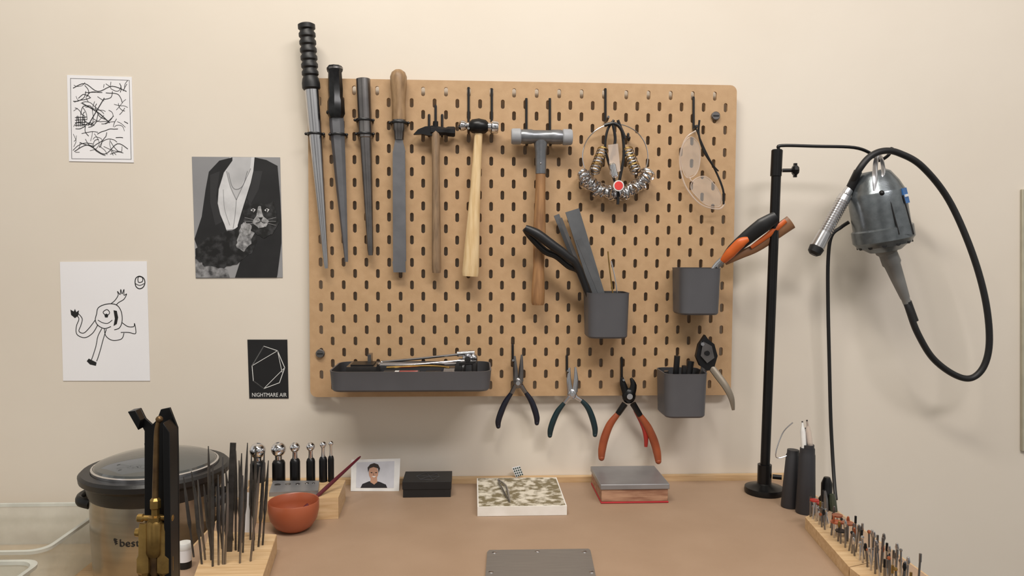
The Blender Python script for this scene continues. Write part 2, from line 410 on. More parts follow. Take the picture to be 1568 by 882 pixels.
# ring mandrel, black finger-grip handle
b = B('ring_mandrel'); off = .037
prof = [(0, 9), (.02, 12.5), (.08, 12.5), (.1, 10)]
for k in range(6):
    t = .12 + k * .115; prof += [(t, 10.2), (t + .03, 12.2), (t + .075, 12.2), (t + .1, 10.2)]
prof += [(.83, 12), (.9, 13.2), (.97, 13.2), (1, 11)]
b.lathe(W(469, 36, off), W(477, 138, off), [(t, r * PX) for t, r in prof], RUB, 24)
b.lathe(W(477.5, 137, off), W(500, 411, off), [(0, 10.5 * PX), (.3, 9 * PX), (.97, 3.6 * PX), (1, 2.8 * PX)], STEEL, 28)
holder(b, 482, 205, 9.5, off); b.done()
# grooved mandrel with black handle
b = B('stepped_ring_stick'); off = .035
b.lathe(W(512.5, 101, off), W(515, 181, off), [(0, 10 * PX), (.03, 11.5 * PX), (.1, 11.5 * PX), (.13, 10 * PX), (.45, 11 * PX), (.6, 10.5 * PX), (.68, 12.5 * PX), (.92, 13 * PX), (1, 10 * PX)], mat('worn_black_paint', (34, 34, 36), .3, .2, col2=(14, 14, 15), scale=80), 8)
b.cyl(W(512.6, 104, off), W(512.8, 107, off), 12 * PX, DSTEEL)
b.lathe(W(515, 180, off), W(530.5, 401, off), [(0, 10.5 * PX), (.05, 11 * PX), (.5, 7.5 * PX), (.9, 3.5 * PX), (1, 2.5 * PX)], FSTEEL, 6, sq=.55, rot=math.pi / 6)
c = W(503, 172, off); b.sphere(c, .004, BLACK); b.cyl(c, c + Vector((.01, 0, 0)), .0022, BLACK)
holder(b, 518, 206, 9, off); b.done()
b = B('bezel_mandrel'); off = .035
b.lathe(W(556, 120, off), W(567.5, 391, off), [(0, 8 * PX), (.004, 10.5 * PX), (.33, 10 * PX), (.335, 9 * PX), (.97, 4.6 * PX), (1, 3.5 * PX)], DSTEEL, 28)
b.cyl(W(556, 119.6, off), W(556, 122, off), 5 * PX, BLACK)
holder(b, 557.5, 184, 10, off); holder(b, 558.5, 205, 9.5, off); b.done()
b = B('flat_hand_file'); off = .035
b.lathe(W(610, 107, off), W(611, 184, off), [(0, 5 * PX), (.05, 10 * PX), (.14, 12.5 * PX), (.3, 12.3 * PX), (.65, 9.8 * PX), (.9, 10.5 * PX), (1, 10.5 * PX)], WOODH, 24)
b.lathe(W(611, 184, off), W(611, 214, off), [(0, 10 * PX), (.5, 9.5 * PX), (.6, 8.2 * PX), (1, 7 * PX)], DSTEEL, 24)
for s0, s1, w0, w1 in ((212, 232, 5, 9.3), (232, 400, 9.3, 9.8), (400, 417, 9.8, 9.2)):
    a = W(611, s0, off); c = W(611.5 + (s1 - 232) * .003, s1, off); T = Vector((0, .0026, 0)); t2 = Vector((0, -.0026, 0))
    X = Vector((1, 0, 0))
    b.loft([[a - X * w0 * PX + T, a + X * w0 * PX + T, a + X * w0 * PX + t2, a - X * w0 * PX + t2], [c - X * w1 * PX + T, c + X * w1 * PX + T, c + X * w1 * PX + t2, c - X * w1 * PX + t2]], FSTEEL)
holder(b, 611, 188, 10.5, off); b.done()

# chasing / riveting hammer
b = B('riveting_hammer'); off = .038
b.lathe(W(667, 196, off), W(668.5, 418, off), [(0, 4.5 * PX), (.04, 6.5 * PX), (.3, 5.4 * PX), (.7, 6.6 * PX), (.97, 7 * PX), (1, 6 * PX)], WOODG, 16, sq=1.2)
b.lathe(W(697, 202, off), W(660, 200, off), [(0, 7 * PX), (.06, 8 * PX), (.3, 7.6 * PX), (.4, 5.8 * PX), (.55, 6.5 * PX), (1, 8 * PX)], SPLATE, 8, rot=math.pi / 8)
a = [(664, 192.5), (651, 193.5), (640, 198), (633, 205.5), (645, 205), (655, 207), (664, 208)]
b.ext([W(x, y, off + .006) for x, y in a], Vector((0, .012, 0)), SPLATE)
b.cyl(W(667, 186, off), W(667, 197, off), 4 * PX, BLACKM, seg=12)
for x in (657, 677): hook(b, x, 176, 208)
hook(b, 667, 162, 192, .008); b.done()
# ball peen hammer
b = B('ball_peen_hammer'); off = .042
b.lathe(W(733, 200, off), W(720, 423, off), [(0, 6 * PX), (.12, 6.5 * PX), (.4, 7.8 * PX), (.6, 9.5 * PX), (.8, 11.5 * PX), (.97, 13 * PX), (1, 12 * PX)], PINEV, 20, sq=.75)
b.lathe(W(701, 192, off), W(764, 195, off), [(0, 1 * PX), (.02, 5 * PX), (.08, 8 * PX), (.15, 7.5 * PX), (.22, 5 * PX), (.3, 6 * PX)], CHROME, 20)
b.lathe(W(718, 193, off), W(748, 194, off), [(0, 6 * PX), (.15, 10 * PX), (.5, 12 * PX), (.85, 10 * PX), (1, 6 * PX)], BLACKM, 16)
b.lathe(W(747, 194, off), W(763, 195, off), [(0, 6.5 * PX), (.3, 7 * PX), (.4, 9.5 * PX), (.9, 9.5 * PX), (1, 8.5 * PX)], CHROME, 20)
hook(b, 717.5, 136, 203, .028); hook(b, 753, 138, 203, .028); b.done()
# nylon mallet
b = B('nylon_mallet'); off = .046
b.lathe(W(783, 209, off), W(798, 209, off), [(0, 10.5 * PX), (.15, 12 * PX), (.9, 12 * PX), (1, 10 * PX)], NYLON, 24)
b.lathe(W(861, 210, off), W(876, 210, off), [(0, 10 * PX), (.1, 12 * PX), (.85, 12 * PX), (1, 10.5 * PX)], NYLON, 24)
b.lathe(W(797, 209, off), W(862, 210, off), [(0, 10 * PX), (.06, 11 * PX), (.25, 11 * PX), (.3, 10 * PX), (.7, 10 * PX), (.75, 11 * PX), (.94, 11 * PX), (1, 10 * PX)], MALLET, 24)
b.lathe(W(828, 215, off), W(828, 266, off), [(0, 11 * PX), (.2, 9.5 * PX), (.35, 8.5 * PX), (1, 8 * PX)], MALLET, 16, sq=.8)
b.lathe(W(828, 264, off), W(823.5, 467, off), [(0, 7.2 * PX), (.2, 8 * PX), (.45, 9.5 * PX), (.7, 8.2 * PX), (.9, 10.2 * PX), (.98, 10 * PX), (1, 8.5 * PX)], WOODB, 20, sq=.8)
b.sphere(W(828, 250, off + .0075), .0016, STEEL)
hook(b, 806, 153, 222, .03); hook(b, 842, 153, 222, .03); b.done()

# ring sizer set on a hoop
b = B('ring_sizer_set'); off = .042; C = (942, 240)
hook(b, 927, 137, 186, .03); hook(b, 962, 205, 214, .01)
b.tube([W(C[0] + 50 * math.cos(k * math.pi / 12), C[1] + 50 * math.sin(k * math.pi / 12), off) for k in range(24)], .0010, CHROME, 8, closed=True)
rr = random.Random(5)
NR = 36
for k in range(NR):
    a = math.radians(26 + 128 * k / (NR - 1)); rad = rr.uniform(8.5, 11.5)
    R0 = 50 + rad * (.75 if k % 2 else 0.45)
    c = W(C[0] + R0 * math.cos(a), C[1] + R0 * math.sin(a), off + (.004 if k % 2 else -.003))
    t = Vector((math.sin(a), rr.uniform(-.7, .7), math.cos(a))) + Vector((rr.uniform(-.3, .3), 0, rr.uniform(-.3, .3)))
    b.band(c, t, rad * PX, .0046, .0014, CHROME if k % 3 else STEEL)
for sx in (-1, 1):
    for k in range(9):
        c = W(942 + sx * (19 + k * 1.6), 230 + k * 4.0, off + .004)
        b.band(c, Vector((sx * .3, -.5, -1)), 8.5 * PX, .0026, .001, (BRASS, DSTEEL, STEEL)[k % 3])
b.tube([W(940, 184, off + .006), W(930, 200, off + .006), W(927, 228, off + .006), W(936, 262, off + .006), W(944, 285, off + .006)], .0022, BLACK, 8)
b.tube([W(946, 184, off + .008), W(953, 205, off + .008), W(955, 240, off + .008), W(948, 280, off + .008), W(946, 313, off + .008)], .0026, BLACK, 8)
b.tube([W(925, 192, off + .008), W(940, 189, off + .01), W(950, 196, off + .01), W(957, 212, off + .01)], .003, BLACK, 8)
b.tube([W(938, 188, off + .009), W(942, 215, off + .009), W(935, 245, off + .009)], .0026, BLACK, 8)
b.ext([W(x, y, off + .012) for x, y in ((931, 222), (946, 220), (950, 262), (934, 268))], Vector((0, -.001, 0)), PINKC)
b.lathe(W(937, 250, off + .014), W(942, 272, off + .014), [(0, .004), (.1, .0062), (.9, .0062), (1, .004)], CHROME, 16)
c = W(947, 284.5, off + .018)
b.cyl(c, c + Vector((0, -.002, 0)), 8.2 * PX, WHITE, seg=24); b.cyl(c + Vector((0, -.002, 0)), c + Vector((0, -.0026, 0)), 6.4 * PX, mat('red_tag', (232, 66, 60), .5), seg=24)
b.done()

# safety glasses hanging
b = B('safety_glasses'); off = .036
hook(b, 1062, 150, 198, .02)
b.tube([W(1071, 184, off), W(1070, 205, off), W(1078, 232, off + .004), W(1094, 258, off + .008), W(1107, 290, off + .012), W(1108, 313, off + .01)], .0019, BLACK, 8)
b.tube([W(1064, 192, off + .012), W(1076, 222, off + .014), W(1090, 250, off + .016), W(1100, 262, off + .014)], .0014, BLACK, 8)
b.tube([W(1066, 200, off), W(1050, 212, off), W(1041, 240, off + .003), W(1045, 272, off + .006), W(1056, 295, off + .008), W(1075, 314, off + .012), W(1100, 320, off + .014), W(1110, 312, off + .01)], .0014, PINKC, 8)
L1 = [(1050, 215), (1060, 210), (1070, 222), (1072, 245), (1066, 266), (1052, 272), (1044, 255), (1043, 232)]
L2 = [(1062, 276), (1078, 270), (1092, 280), (1104, 300), (1102, 316), (1082, 314), (1066, 300), (1058, 288)]
for L in (L1, L2):
    b.ext([W(x, y, off + .006) for x, y in L], Vector((0, -.0012, 0)), CLEAR)
    b.tube([W(x, y, off + .006) for x, y in L], .0010, PINKC, 8, closed=True)
b.tube([W(1056, 271, off + .006), W(1058, 276, off + .008), W(1063, 280, off + .006)], .0012, PINKC, 8)
b.done()

# ---------------------------------------------------------------- bins
def bin_(name, rpx, typ, bpy_, w=.074, d=.07):
    f = BF + .003 + d
    r = W(rpx, (typ + bpy_) / 2, f); top = W(rpx, typ, f).z; bot = W(rpx, bpy_, f).z
    cx = r.x - w / 2; cy = -(BF + .003 + d / 2)
    b = B(name)
    def sec(ww, dd, z, rad): return [Vector((x, y, z)) for x, y in rrect(ww, dd, rad, 6, cx, cy)]
    b.loft([sec(w - .010, d - .010, bot, .013), sec(w - .005, d - .005, bot + .003, .015), sec(w - .001, d - .001, top - .003, .016), sec(w, d, top, .016), sec(w - .004, d - .004, top, .014)], BIN, c1=False)
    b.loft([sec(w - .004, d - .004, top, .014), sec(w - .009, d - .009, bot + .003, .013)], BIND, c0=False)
    for s in (-.02, .02):
        b.box((cx + s - .002, -BF - .004, top - .016), (cx + s + .002, -BF, top - .004), BIN)
    return b, cx, cy, top, bot
def V(x, y, z): return Vector((x, y, z))
b, cx, cy, top, bot = bin_('tool_cup', 966, 449, 519)
b.done()
# snips and files in the first cup
b = B('long_handled_snips')
zb = bot + .006
b.tube([V(cx - .008, cy - .006, zb), W(888, 415, .074), W(868, 392, .078), W(845, 375, .080), W(822, 358, .081), W(804, 349, .080)], [.004, .0065, .0075, .0085, .0085, .0055], BLACK, 12, sq=.7)
b.tube([V(cx - .004, cy + .006, zb), W(893, 425, .062), W(870, 407, .063), W(852, 392, .064), W(834, 384, .065), W(812, 362, .068), W(804, 351, .078)], [.004, .005, .0055, .006, .006, .0055, .005], BLACK, 12, sq=.7)
b.done()
b = B('flat_files')
def blade(b, p, q, w0, w1, t, m):
    d = (q - p).normalized(); n = Vector((0, -1, 0)); n = perp(d, n); s = d.cross(n)
    b.loft([[p + s * w0 + n * t, p - s * w0 + n * t, p - s * w0 - n * t, p + s * w0 - n * t], [q + s * w1 + n * t, q - s * w1 + n * t, q - s * w1 - n * t, q + s * w1 - n * t]], m)
GFILE = mat('grey_file_blank', (98, 100, 103), 0.5, 0.3, col2=(88, 90, 93), scale=40)
blade(b, V(cx + .010, cy + .012, zb), W(876, 322, .042), .011, .0125, .0015, GFILE)
blade(b, V(cx - .002, cy + .020, zb), W(852, 329, .034), .0045, .005, .0014, GFILE)
blade(b, V(cx + .002, cy + .016, zb), W(858, 334, .050), .003, .003, .0012, DSTEEL)
blade(b, V(cx + .018, cy - .020, zb), W(886, 366, .09), .005, .005, .0015, GFILE)
b.tube([V(cx + .02, cy - .01, zb), W(934, 415, .06), W(931, 385, .055)], .0012, BRASS, 8)
b.tube([V(cx + .026, cy, zb), W(944, 440, .06), W(936, 400, .055)], .0010, STEEL, 8)
b.done()
b, cx, cy, top, bot = bin_('tool_cup', 1107, 411, 483)
b.done(); zb = bot + .006
b = B('orange_pliers')
b.tube([V(cx + .002, cy - .005, zb), W(1092, 415, .064), W(1112, 394, .07)], [.004, .006, .007], STEEL, 10, sq=.6)
b.tube([W(1108, 399, .072), W(1122, 383, .078), W(1145, 363, .088), W(1168, 345, .097), W(1189, 331, .103)], [.006, .0105, .0125, .0135, .009], BLACK, 14, sq=.6)
b.tube([W(1107, 400, .073), W(1118, 388, .082), W(1134, 372, .092), W(1146, 366, .096)], [.0058, .009, .009, .004], ORG2, 14, sq=.75)
b.tube([W(1110, 402, .068), W(1132, 391, .072), W(1160, 378, .078), W(1190, 355, .083), W(1211, 340, .086)], [.005, .007, .008, .0115, .0125], TAN, 14, sq=.55)
b.tube([W(1150, 379, .082), W(1180, 357, .088), W(1203, 338, .092)], [.003, .005, .004], ORG2, 10, sq=.6)
b.done()
b, cx, cy, top, bot = bin_('tool_cup', 1086, 573, 641, w=.076, d=.078)
b.done(); zb = bot + .006
b = B('marker_pens')
b.cyl(V(cx - .014, cy, zb), W(1037, 545, .07), .0052, BLACK); b.cyl(V(cx - .024, cy - .01, zb), W(1020, 568, .075), .004, DSTEEL)
b.cyl(V(cx - .004, cy - .02, zb), W(1048, 560, .09), .0045, BLACK); b.cyl(V(cx + .006, cy + .012, zb), W(1058, 553, .05), .006, RUB)
b.done()
b = B('parallel_pliers')
b.ext([W(x, y, .075) for x, y in ((1080, 513), (1085, 520), (1094, 527), (1099, 545), (1094, 562), (1084, 568), (1072, 560), (1066, 546), (1070, 528))], Vector((0, .010, 0)), SPLATE)
b.ext([W(x, y, .079) for x, y in ((1077, 523), (1090, 530), (1094, 548), (1083, 556), (1073, 545))], Vector((0, .004, 0)), DSTEEL)
b.cyl(W(1083, 541, .082), W(1083, 541, .074), .0045, BLACKM); b.cyl(W(1076, 527, .082), W(1076, 527, .074), .003, STEEL)
b.tube([W(1086, 558, .07), W(1099, 575, .078), W(1112, 593, .086), W(1120, 610, .09), W(1123, 628, .09)], [.006, .0066, .0062, .0052, .0025], mat('greyish_handle', (134, 124, 110), .4, .4), 12, sq=.5)
b.tube([W(1078, 556, .07), W(1076, 572, .07), V(cx + .014, cy, zb)], [.006, .006, .004], DSTEEL, 12, sq=.5)
b.done()

# tray
d = .118; f = BF + .003 + d
l = W(501.5, 580, f).x; r = W(753, 580, f).x; top = W(630, 569.5, f).z; bot = W(630, 601, f).z
cx = (l + r) / 2; w = r - l; cy = -(BF + .003 + d / 2)
b = B('pegboard_tray')
def sec(ww, dd, z, rad): return [Vector((x, y, z)) for x, y in rrect(ww, dd, rad, 8, cx, cy)]
b.loft([sec(w - .012, d - .012, bot, .016), sec(w - .006, d - .006, bot + .003, .019), sec(w - .001, d - .001, top - .002, .021), sec(w, d, top, .021), sec(w - .005, d - .005, top, .019)], BIN, c1=False)
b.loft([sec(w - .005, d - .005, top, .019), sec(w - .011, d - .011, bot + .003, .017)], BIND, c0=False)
for s in (-.08, .08): b.box((cx + s - .002, -BF - .004, top - .02), (cx + s + .002, -BF + .0002, top - .006), BIN)
b.done()
zb = bot + .0035
b = B('saw_frame_and_gauges')
b.box((l + .022, cy - .012, zb), (l + .072, cy + .046, top + .001), DSTEEL)
b.box((l + .028, cy - .004, top + .001), (l + .066, cy + .038, top + .0035), SPLATE)
b.box((l + .052, cy + .03, zb), (l + .058, cy + .052, top + .016), DSTEEL)
b.box((l + .085, cy - .034, zb), (l + .145, cy - .003, top - .006), CARD); b.box((l + .112, cy - .03, top - .0059), (l + .142, cy - .01, top - .0054), RED)
b.box((l + .104, cy - .03, top - .0058), (l + .111, cy - .01, top - .0053), WHITE)
b.box((l + .155, cy - .03, zb), (r - .085, cy + .005, top - .008), RUB)
b.box((r - .08, cy - .034, zb), (r - .062, cy + .03, top - .004), DSTEEL)
# U shaped saw frame lying across the tray
b.tube([V(l + .075, cy + .038, top + .001), V(l + .072, cy + .012, top + .002), V(l + .078, cy - .004, top + .003)], .0022, STEEL, 8)
b.tube([V(l + .075, cy + .038, top + .002), V(l + .13, cy + .036, top + .007), V(r - .052, cy + .034, top + .016)], .0022, STEEL, 8)
b.tube([V(l + .078, cy - .004, top + .003), V(l + .13, cy + .0, top + .003), V(r - .052, cy + .012, top + .008)], .0016, STEEL, 8)
b.tube([V(l + .07, cy + .018, top + .002), V(r - .06, cy + .022, top + .001)], .0026, DSTEEL, 8)
b.tube([V(l + .09, cy - .018, top + .001), V(l + .16, cy - .014, top + .003), V(r - .07, cy - .02, top + .001)], .0018, BRASS, 8)
b.done()
b = B('ring_clamp')
b.cyl(V(r - .048, cy + .02, zb), V(r - .045, cy + .025, top + .022), .004, CHROME)
b.cyl(V(r - .058, cy + .022, top + .018), V(r - .028, cy + .022, top + .02), .0048, CHROME)
b.sphere(V(r - .03, cy + .02, top + .012), .0075, STEEL); b.cyl(V(r - .055, cy + .02, top + .004), V(r - .026, cy + .02, top + .006), .006, DSTEEL)
b.cyl(V(r - .028, cy + .02, zb), V(r - .028, cy + .02, top + .012), .005, DSTEEL)
b.cyl(V(r - .04, cy + .01, top + .010), V(r - .04, cy + .034, top + .012), .0055, STEEL)
b.done()

# ---------------------------------------------------------------- hanging pliers
def pliers(name, j, jaws, hl, hr, g, r0, hk, rs=None, jm=DSTEEL):
    b = B(name); off = .034
    for pts in jaws:
        b.tube([W(x, y, off) for x, y in pts], [r0 * 1.1, r0 * .9, r0 * .35], jm, 10, sq=.7, sub=4)
    c = W(*j, off)
    b.sphere(c, r0 * 1.9, jm, (1, .55, 1.15)); b.cyl(c + V(0, .006, 0), c + V(0, -r0 * 1.3, 0), r0 * .8, STEEL, seg=16)
    for pts in (hl, hr):
        n = len(pts)
        b.tube([W(x, y, off) for x, y in pts[:2]], [r0 * .9, r0 * .8], jm, 10, sub=3)
        rr_ = [r0 * k for k in ([.75, 1.05, 1.15, 1.1, .85][:n - 1] if n == 6 else [1] * (n - 1))]
        b.tube([W(x, y, off) for x, y in pts[1:]], rr_, g, 12, sq=.8)
        e = W(*pts[-1], off); b.sphere(e, rr_[-1], g)
    hook(b, *hk, .018)
    return b
b = pliers('round_nose_pliers', (793, 586), [[(790, 584), (789, 565), (788, 545)], [(797, 584), (798, 565), (799, 543)]],
       [(789, 590), (783, 602), (774, 616), (767, 632), (763, 645), (763, 653)], [(798, 590), (805, 601), (813, 613), (819, 628), (822, 640), (822, 648)], NAVY, .0048, (785, 528, 552)); b.done()
b = pliers('flat_nose_pliers', (876, 603), [[(873, 600), (871, 582), (872, 563)], [(880, 600), (882, 582), (881, 562)]],
       [(872, 607), (864, 617), (854, 630), (847, 645), (843, 658), (842, 667)], [(881, 607), (890, 613), (900, 624), (907, 640), (911, 656), (911, 666)], TEAL, .0048, (868, 545, 568), jm=STEEL); b.done()
b = pliers('end_cutting_pliers', (963, 606), [[(959, 603), (954, 588), (952, 577)], [(967, 603), (970, 590), (966, 579)]],
       [(957, 618), (946, 634), (934, 650), (926, 670), (922, 688), (921, 701)], [(969, 618), (980, 636), (992, 654), (1001, 674), (1006, 692), (1008, 706)], ORANGE, .0066, (952, 548, 582), jm=BLACKM)
b.tube([W(972, 628, .03), W(984, 650, .03), W(989, 668, .03), W(989, 684, .03)], [.003, .0045, .0045, .003], RED, 10)
b.done()

# ---------------------------------------------------------------- flex shaft stand
b = B('flex_shaft_stand')
base = D(1170, 754, 0.0004); ty = -base.y
b.lathe(base, base + V(0, 0, .05), [(0, .033), (.08, .034), (.2, .033), (.22, .028), (.3, .014), (.34, .012), (1, .012)], BLACKM, 32)
tp = W(1190, 229, ty)
b.cyl(base + V(0, 0, .01), tp, .0082, BLACKM); b.lathe(W(1188, 270, ty), tp, [(0, .0085), (.01, .0095), (.97, .0095), (1, .007)], BLACKM, 20)
b.cyl(base + V(.012, -.006, .03), base + V(.026, -.012, .03), .004, BLACKM)
AY = .085
b.tube([W(1191, 240, ty), W(1192, 228, ty), W(1197, 223, ty), W(1250, 224, (ty + AY) / 2), W(1308, 226, AY), W(1335, 236, AY), W(1345, 246, AY), W(1360, 238, AY), W(1366, 226, AY)], .0028, BLACKM, 10)
k = W(1198, 261, ty); b.cyl(k, k + V(.022, -.004, 0), .0032, BLACKM); b.lathe(k + V(.015, -.004, 0), k + V(.026, -.006, 0), [(0, .006), (.3, .0095), (.7, .0095), (1, .006)], BLACKM, 7)
b.box(k + V(.018, -.007, -.012), k + V(.023, -.002, .012), BLACKM)
b.done()
MY = .088
b = B('hanging_motor')
p0, p1 = W(1336, 262, MY), W(1356, 384, MY)
b.lathe(p0, p1, [(0, 18 * PX), (.03, 24 * PX), (.07, 27 * PX), (.16, 33.5 * PX), (.26, 38.5 * PX), (.28, 40 * PX), (.5, 40 * PX), (.70, 40 * PX), (.72, 43 * PX), (.86, 43 * PX), (.885, 40 * PX), (.93, 37 * PX), (.94, 32 * PX), (1, 22 * PX)], HAMT, 40)
ax = (p1 - p0).normalized()
for a in range(0, 360, 30):
    sd = perp(ax, Vector((math.cos(math.radians(a)), math.sin(math.radians(a)), 0)))
    q = p0 + ax * ((p1 - p0).length * .91)
    b.cyl(q + sd * .036, q + sd * .0445, .0040, RUB, seg=8)
fr = Vector((0, -1, 0))
b.ext([p0 + ax * .045 + fr * .041 + V(-.004, 0, 0), p0 + ax * .045 + fr * .041 + V(.018, 0, 0), p0 + ax * .112 + fr * .0465 + V(.024, 0, 0), p0 + ax * .112 + fr * .0465 + V(.000, 0, 0)], fr * .0026, HAMT)
for dx in (-.004, .021):
    b.cyl(p0 + ax * .045 + fr * .044 + V(dx, 0, 0), p0 + ax * .112 + fr * .050 + V(dx + .004, 0, 0), .0012, BLACK, seg=8)
sd = (Vector((.62, -.78, 0))).normalized(); sd = perp(ax, sd); q = p0 + ax * .038; tw = ax.cross(sd).normalized()
b.ext([q + sd * .0450 + tw * .009, q + sd * .0450 - tw * .009, q + sd * .0467 - tw * .009 + ax * .026, q + sd * .0467 + tw * .009 + ax * .026], sd * .002, BLUE)
b.ext([q + sd * .0472 + tw * .006 + ax * .011, q + sd * .0472 - tw * .006 + ax * .011, q + sd * .0474 - tw * .006 + ax * .015, q + sd * .0474 + tw * .006 + ax * .015], sd * .002, WHITE)
# bail
b.tube([W(1341, 292, MY + .036), W(1340, 270, MY + .03), W(1341, 248, MY + .012), W(1346, 236, MY)], [.0045, .0052, .005, .003], ALU, 10, sq=.35)
b.tube([W(1350, 292, MY + .036), W(1353, 268, MY + .03), W(1351, 248, MY + .012), W(1347, 236, MY)], [.004, .0045, .004, .003], ALU, 10, sq=.35)
b.sphere(W(1350, 296, MY + .041), .005, BLACKM); b.sphere(W(1371, 283, MY + .03), .006, BLACKM)
q0, q1 = W(1355, 376, MY), W(1389, 464, MY)
b.lathe(q0, q1, [(0, 17 * PX), (.1, 16 * PX), (.14, 13 * PX), (.3, 13.5 * PX), (.34, 11.5 * PX), (.6, 9.5 * PX), (.9, 6.8 * PX), (.93, 6 * PX), (1, 6 * PX)], GREYP, 20)
b.done()
b = B('flexible_shaft_handpiece')
pts = [(1388, 461), (1393, 478), (1405, 510), (1428, 548), (1460, 573), (1487, 579), (1507, 560), (1515, 520), (1508, 455), (1486, 380), (1452, 305), (1412, 255), (1378, 235), (1354, 231), (1332, 240), (1314, 262), (1302, 286)]
b.tube([W(x, y, MY + .004 * math.sin(i) + (.014 if 10 < i < 16 else 0)) for i, (x, y) in enumerate(pts)], .0056, RUB, 14, sub=8)
b.cyl(W(1389, 462, MY), W(1400, 492, MY), .0072, RUB); b.cyl(W(1314, 262, MY + .012), W(1301, 290, MY), .0068, RUB, r2=.0074)
h0, h1 = W(1301, 288, MY), W(1246, 388, MY)
prof = [(0, 6 * PX), (.04, 7 * PX), (.1, 7 * PX), (.12, 9 * PX)]
for k in range(14):
    t = .2 + k * .035; prof += [(t, 9.8 * PX), (t + .008, 8.8 * PX), (t + .018, 8.8 * PX), (t + .026, 9.8 * PX)]
prof += [(.72, 10 * PX), (.9, 10.5 * PX), (.93, 8 * PX), (1, 7 * PX)]
b.lathe(h0, h1, prof, ALU, 24)
b.lathe(W(1251, 379, MY), W(1245, 390, MY), [(0, 11 * PX), (.7, 10 * PX), (1, 6 * PX)], RUB, 12)
b.done()
b = B('power_cord')
b.tube([W(1300, 340, .06), W(1288, 348, .052), W(1273, 362, .048), W(1268, 400, .04), W(1268, 470, .035), W(1270, 560, .03), W(1272, 640, .03), W(1275, 700, .04), W(1278, 745, .06), W(1280, 765, .075)], .0032, RUB, 10)
b.done()
b = B('foot_pedal_plug')
q = D(1277, 778, 0); q.x = min(q.x, XR - .015)
b.lathe(q, q + V(0, 0, .052), [(0, .012), (.3, .0125), (.4, .009), (.8, .009), (1, .005)], BLACKM, 12)
b.lathe(q + V(-.008, -.012, 0), q + V(-.01, -.012, .034), [(0, .006), (.6, .006), (1, .003)], DSTEEL, 10)
b.lathe(q + V(.006, -.014, 0), q + V(.002, -.014, .028), [(0, .006), (.6, .006), (1, .004)], mat('dark_olive', (60, 66, 52), .4), 10)
b.done()

# pen tubes
b = B('pen_holder'); c = D(1209, 776)
T_ = mat('dark_tube', (46, 46, 50), .5)
b.lathe(c, c + V(.004, 0, .096), [(0, .0135), (.02, .0142), (.9, .011), (.93, .0098), (1, .0096)], T_, 24)
b.tube([c + V(.004, 0, .09), W(1188, 700, -c.y), W(1198, 664, -c.y), W(1214, 647, -c.y)], .0009, ALU, 6)
b.done()
b = B('pen_holder'); c = D(1233, 785)
b.lathe(c, c + V(.001, 0, .106), [(0, .0145), (.02, .0155), (.9, .0125), (.92, .0118), (1, .0115)], T_, 24)
b.done()
b = B('craft_pens')
for dx, dy, y1, m in ((-.005, 0, 645, WHITE), (.005, -.003, 643, PINKC), (.002, .006, 655, ALU)):
    q = V(c.x + dx, c.y + dy, c.z + .107); t = W(1232 + dx * 700, y1, -q.y)
    b.lathe(q, t, [(0, .0042), (.6, .0042), (.75, .003), (.8, .002), (1, .0012)], m, 12)
    b.cyl(q + (t - q) * .78, t, .0014, BLACK, seg=8)
b.cyl(V(c.x + .002, c.y, c.z + .105), V(c.x + .002, c.y, c.z + .112), .0095, T_)
b.done()

# ---------------------------------------------------------------- burs in wooden holder
b = B('rotary_bur_rack')
def slab(pxs, h, m, b): b.ext([D(x, y, h) for x, y in pxs], V(0, 0, -h + .0002), m)
slab([(1233, 792), (1247, 784), (1345, 858), (1300, 868)], .018, PINE, b)
slab([(1301, 869), (1346, 859), (1432, 908), (1372, 925)], .018, PINE, b)
rr = random.Random(11)
hm = [STEEL, DSTEEL, DSTEEL, COPPER, BRASS, STEEL, DSTEEL, SPLATE, SPLATE]
A0, A1, A2, A3 = D(1238, 791, .018), D(1248, 785, .018), D(1425, 912, .018), D(1380, 920, .018)
for i in range(26):
    for j in range(4):
        if rr.random() < .15: continue
        t = (i + .3 + rr.uniform(-.2, .2)) / 26; s = (j + .5) / 4
        p = A0.lerp(A3, t).lerp(A1.lerp(A2, t), s); p.z = DESK + .016
        h = rr.uniform(.020, .038) * (.75 + .45 * t)
        q = p + V(rr.uniform(-.003, .003), rr.uniform(-.003, .003), h)
        b.cyl(p, q, .0012, DSTEEL if rr.random() < .6 else STEEL, seg=6)
        m = rr.choice(hm); k = rr.random()
        if k < .4: b.lathe(q - V(0, 0, .006), q + V(0, 0, .004), [(0, .0012), (.4, .0024), (.9, .0016), (1, .0005)], m, 8)
        elif k < .7: b.sphere(q, rr.uniform(.0015, .0028), m, seg=8)
        elif k < .8 and t < .6: b.cyl(q, q + V(0, 0, .002), rr.uniform(.005, .0085), rr.choice([RED, WHITE, TERRA, COPPER, BLACK]), seg=16)
        else: b.cyl(q - V(0, 0, .004), q + V(0, 0, .006), .0016, m, seg=8)
b.done()

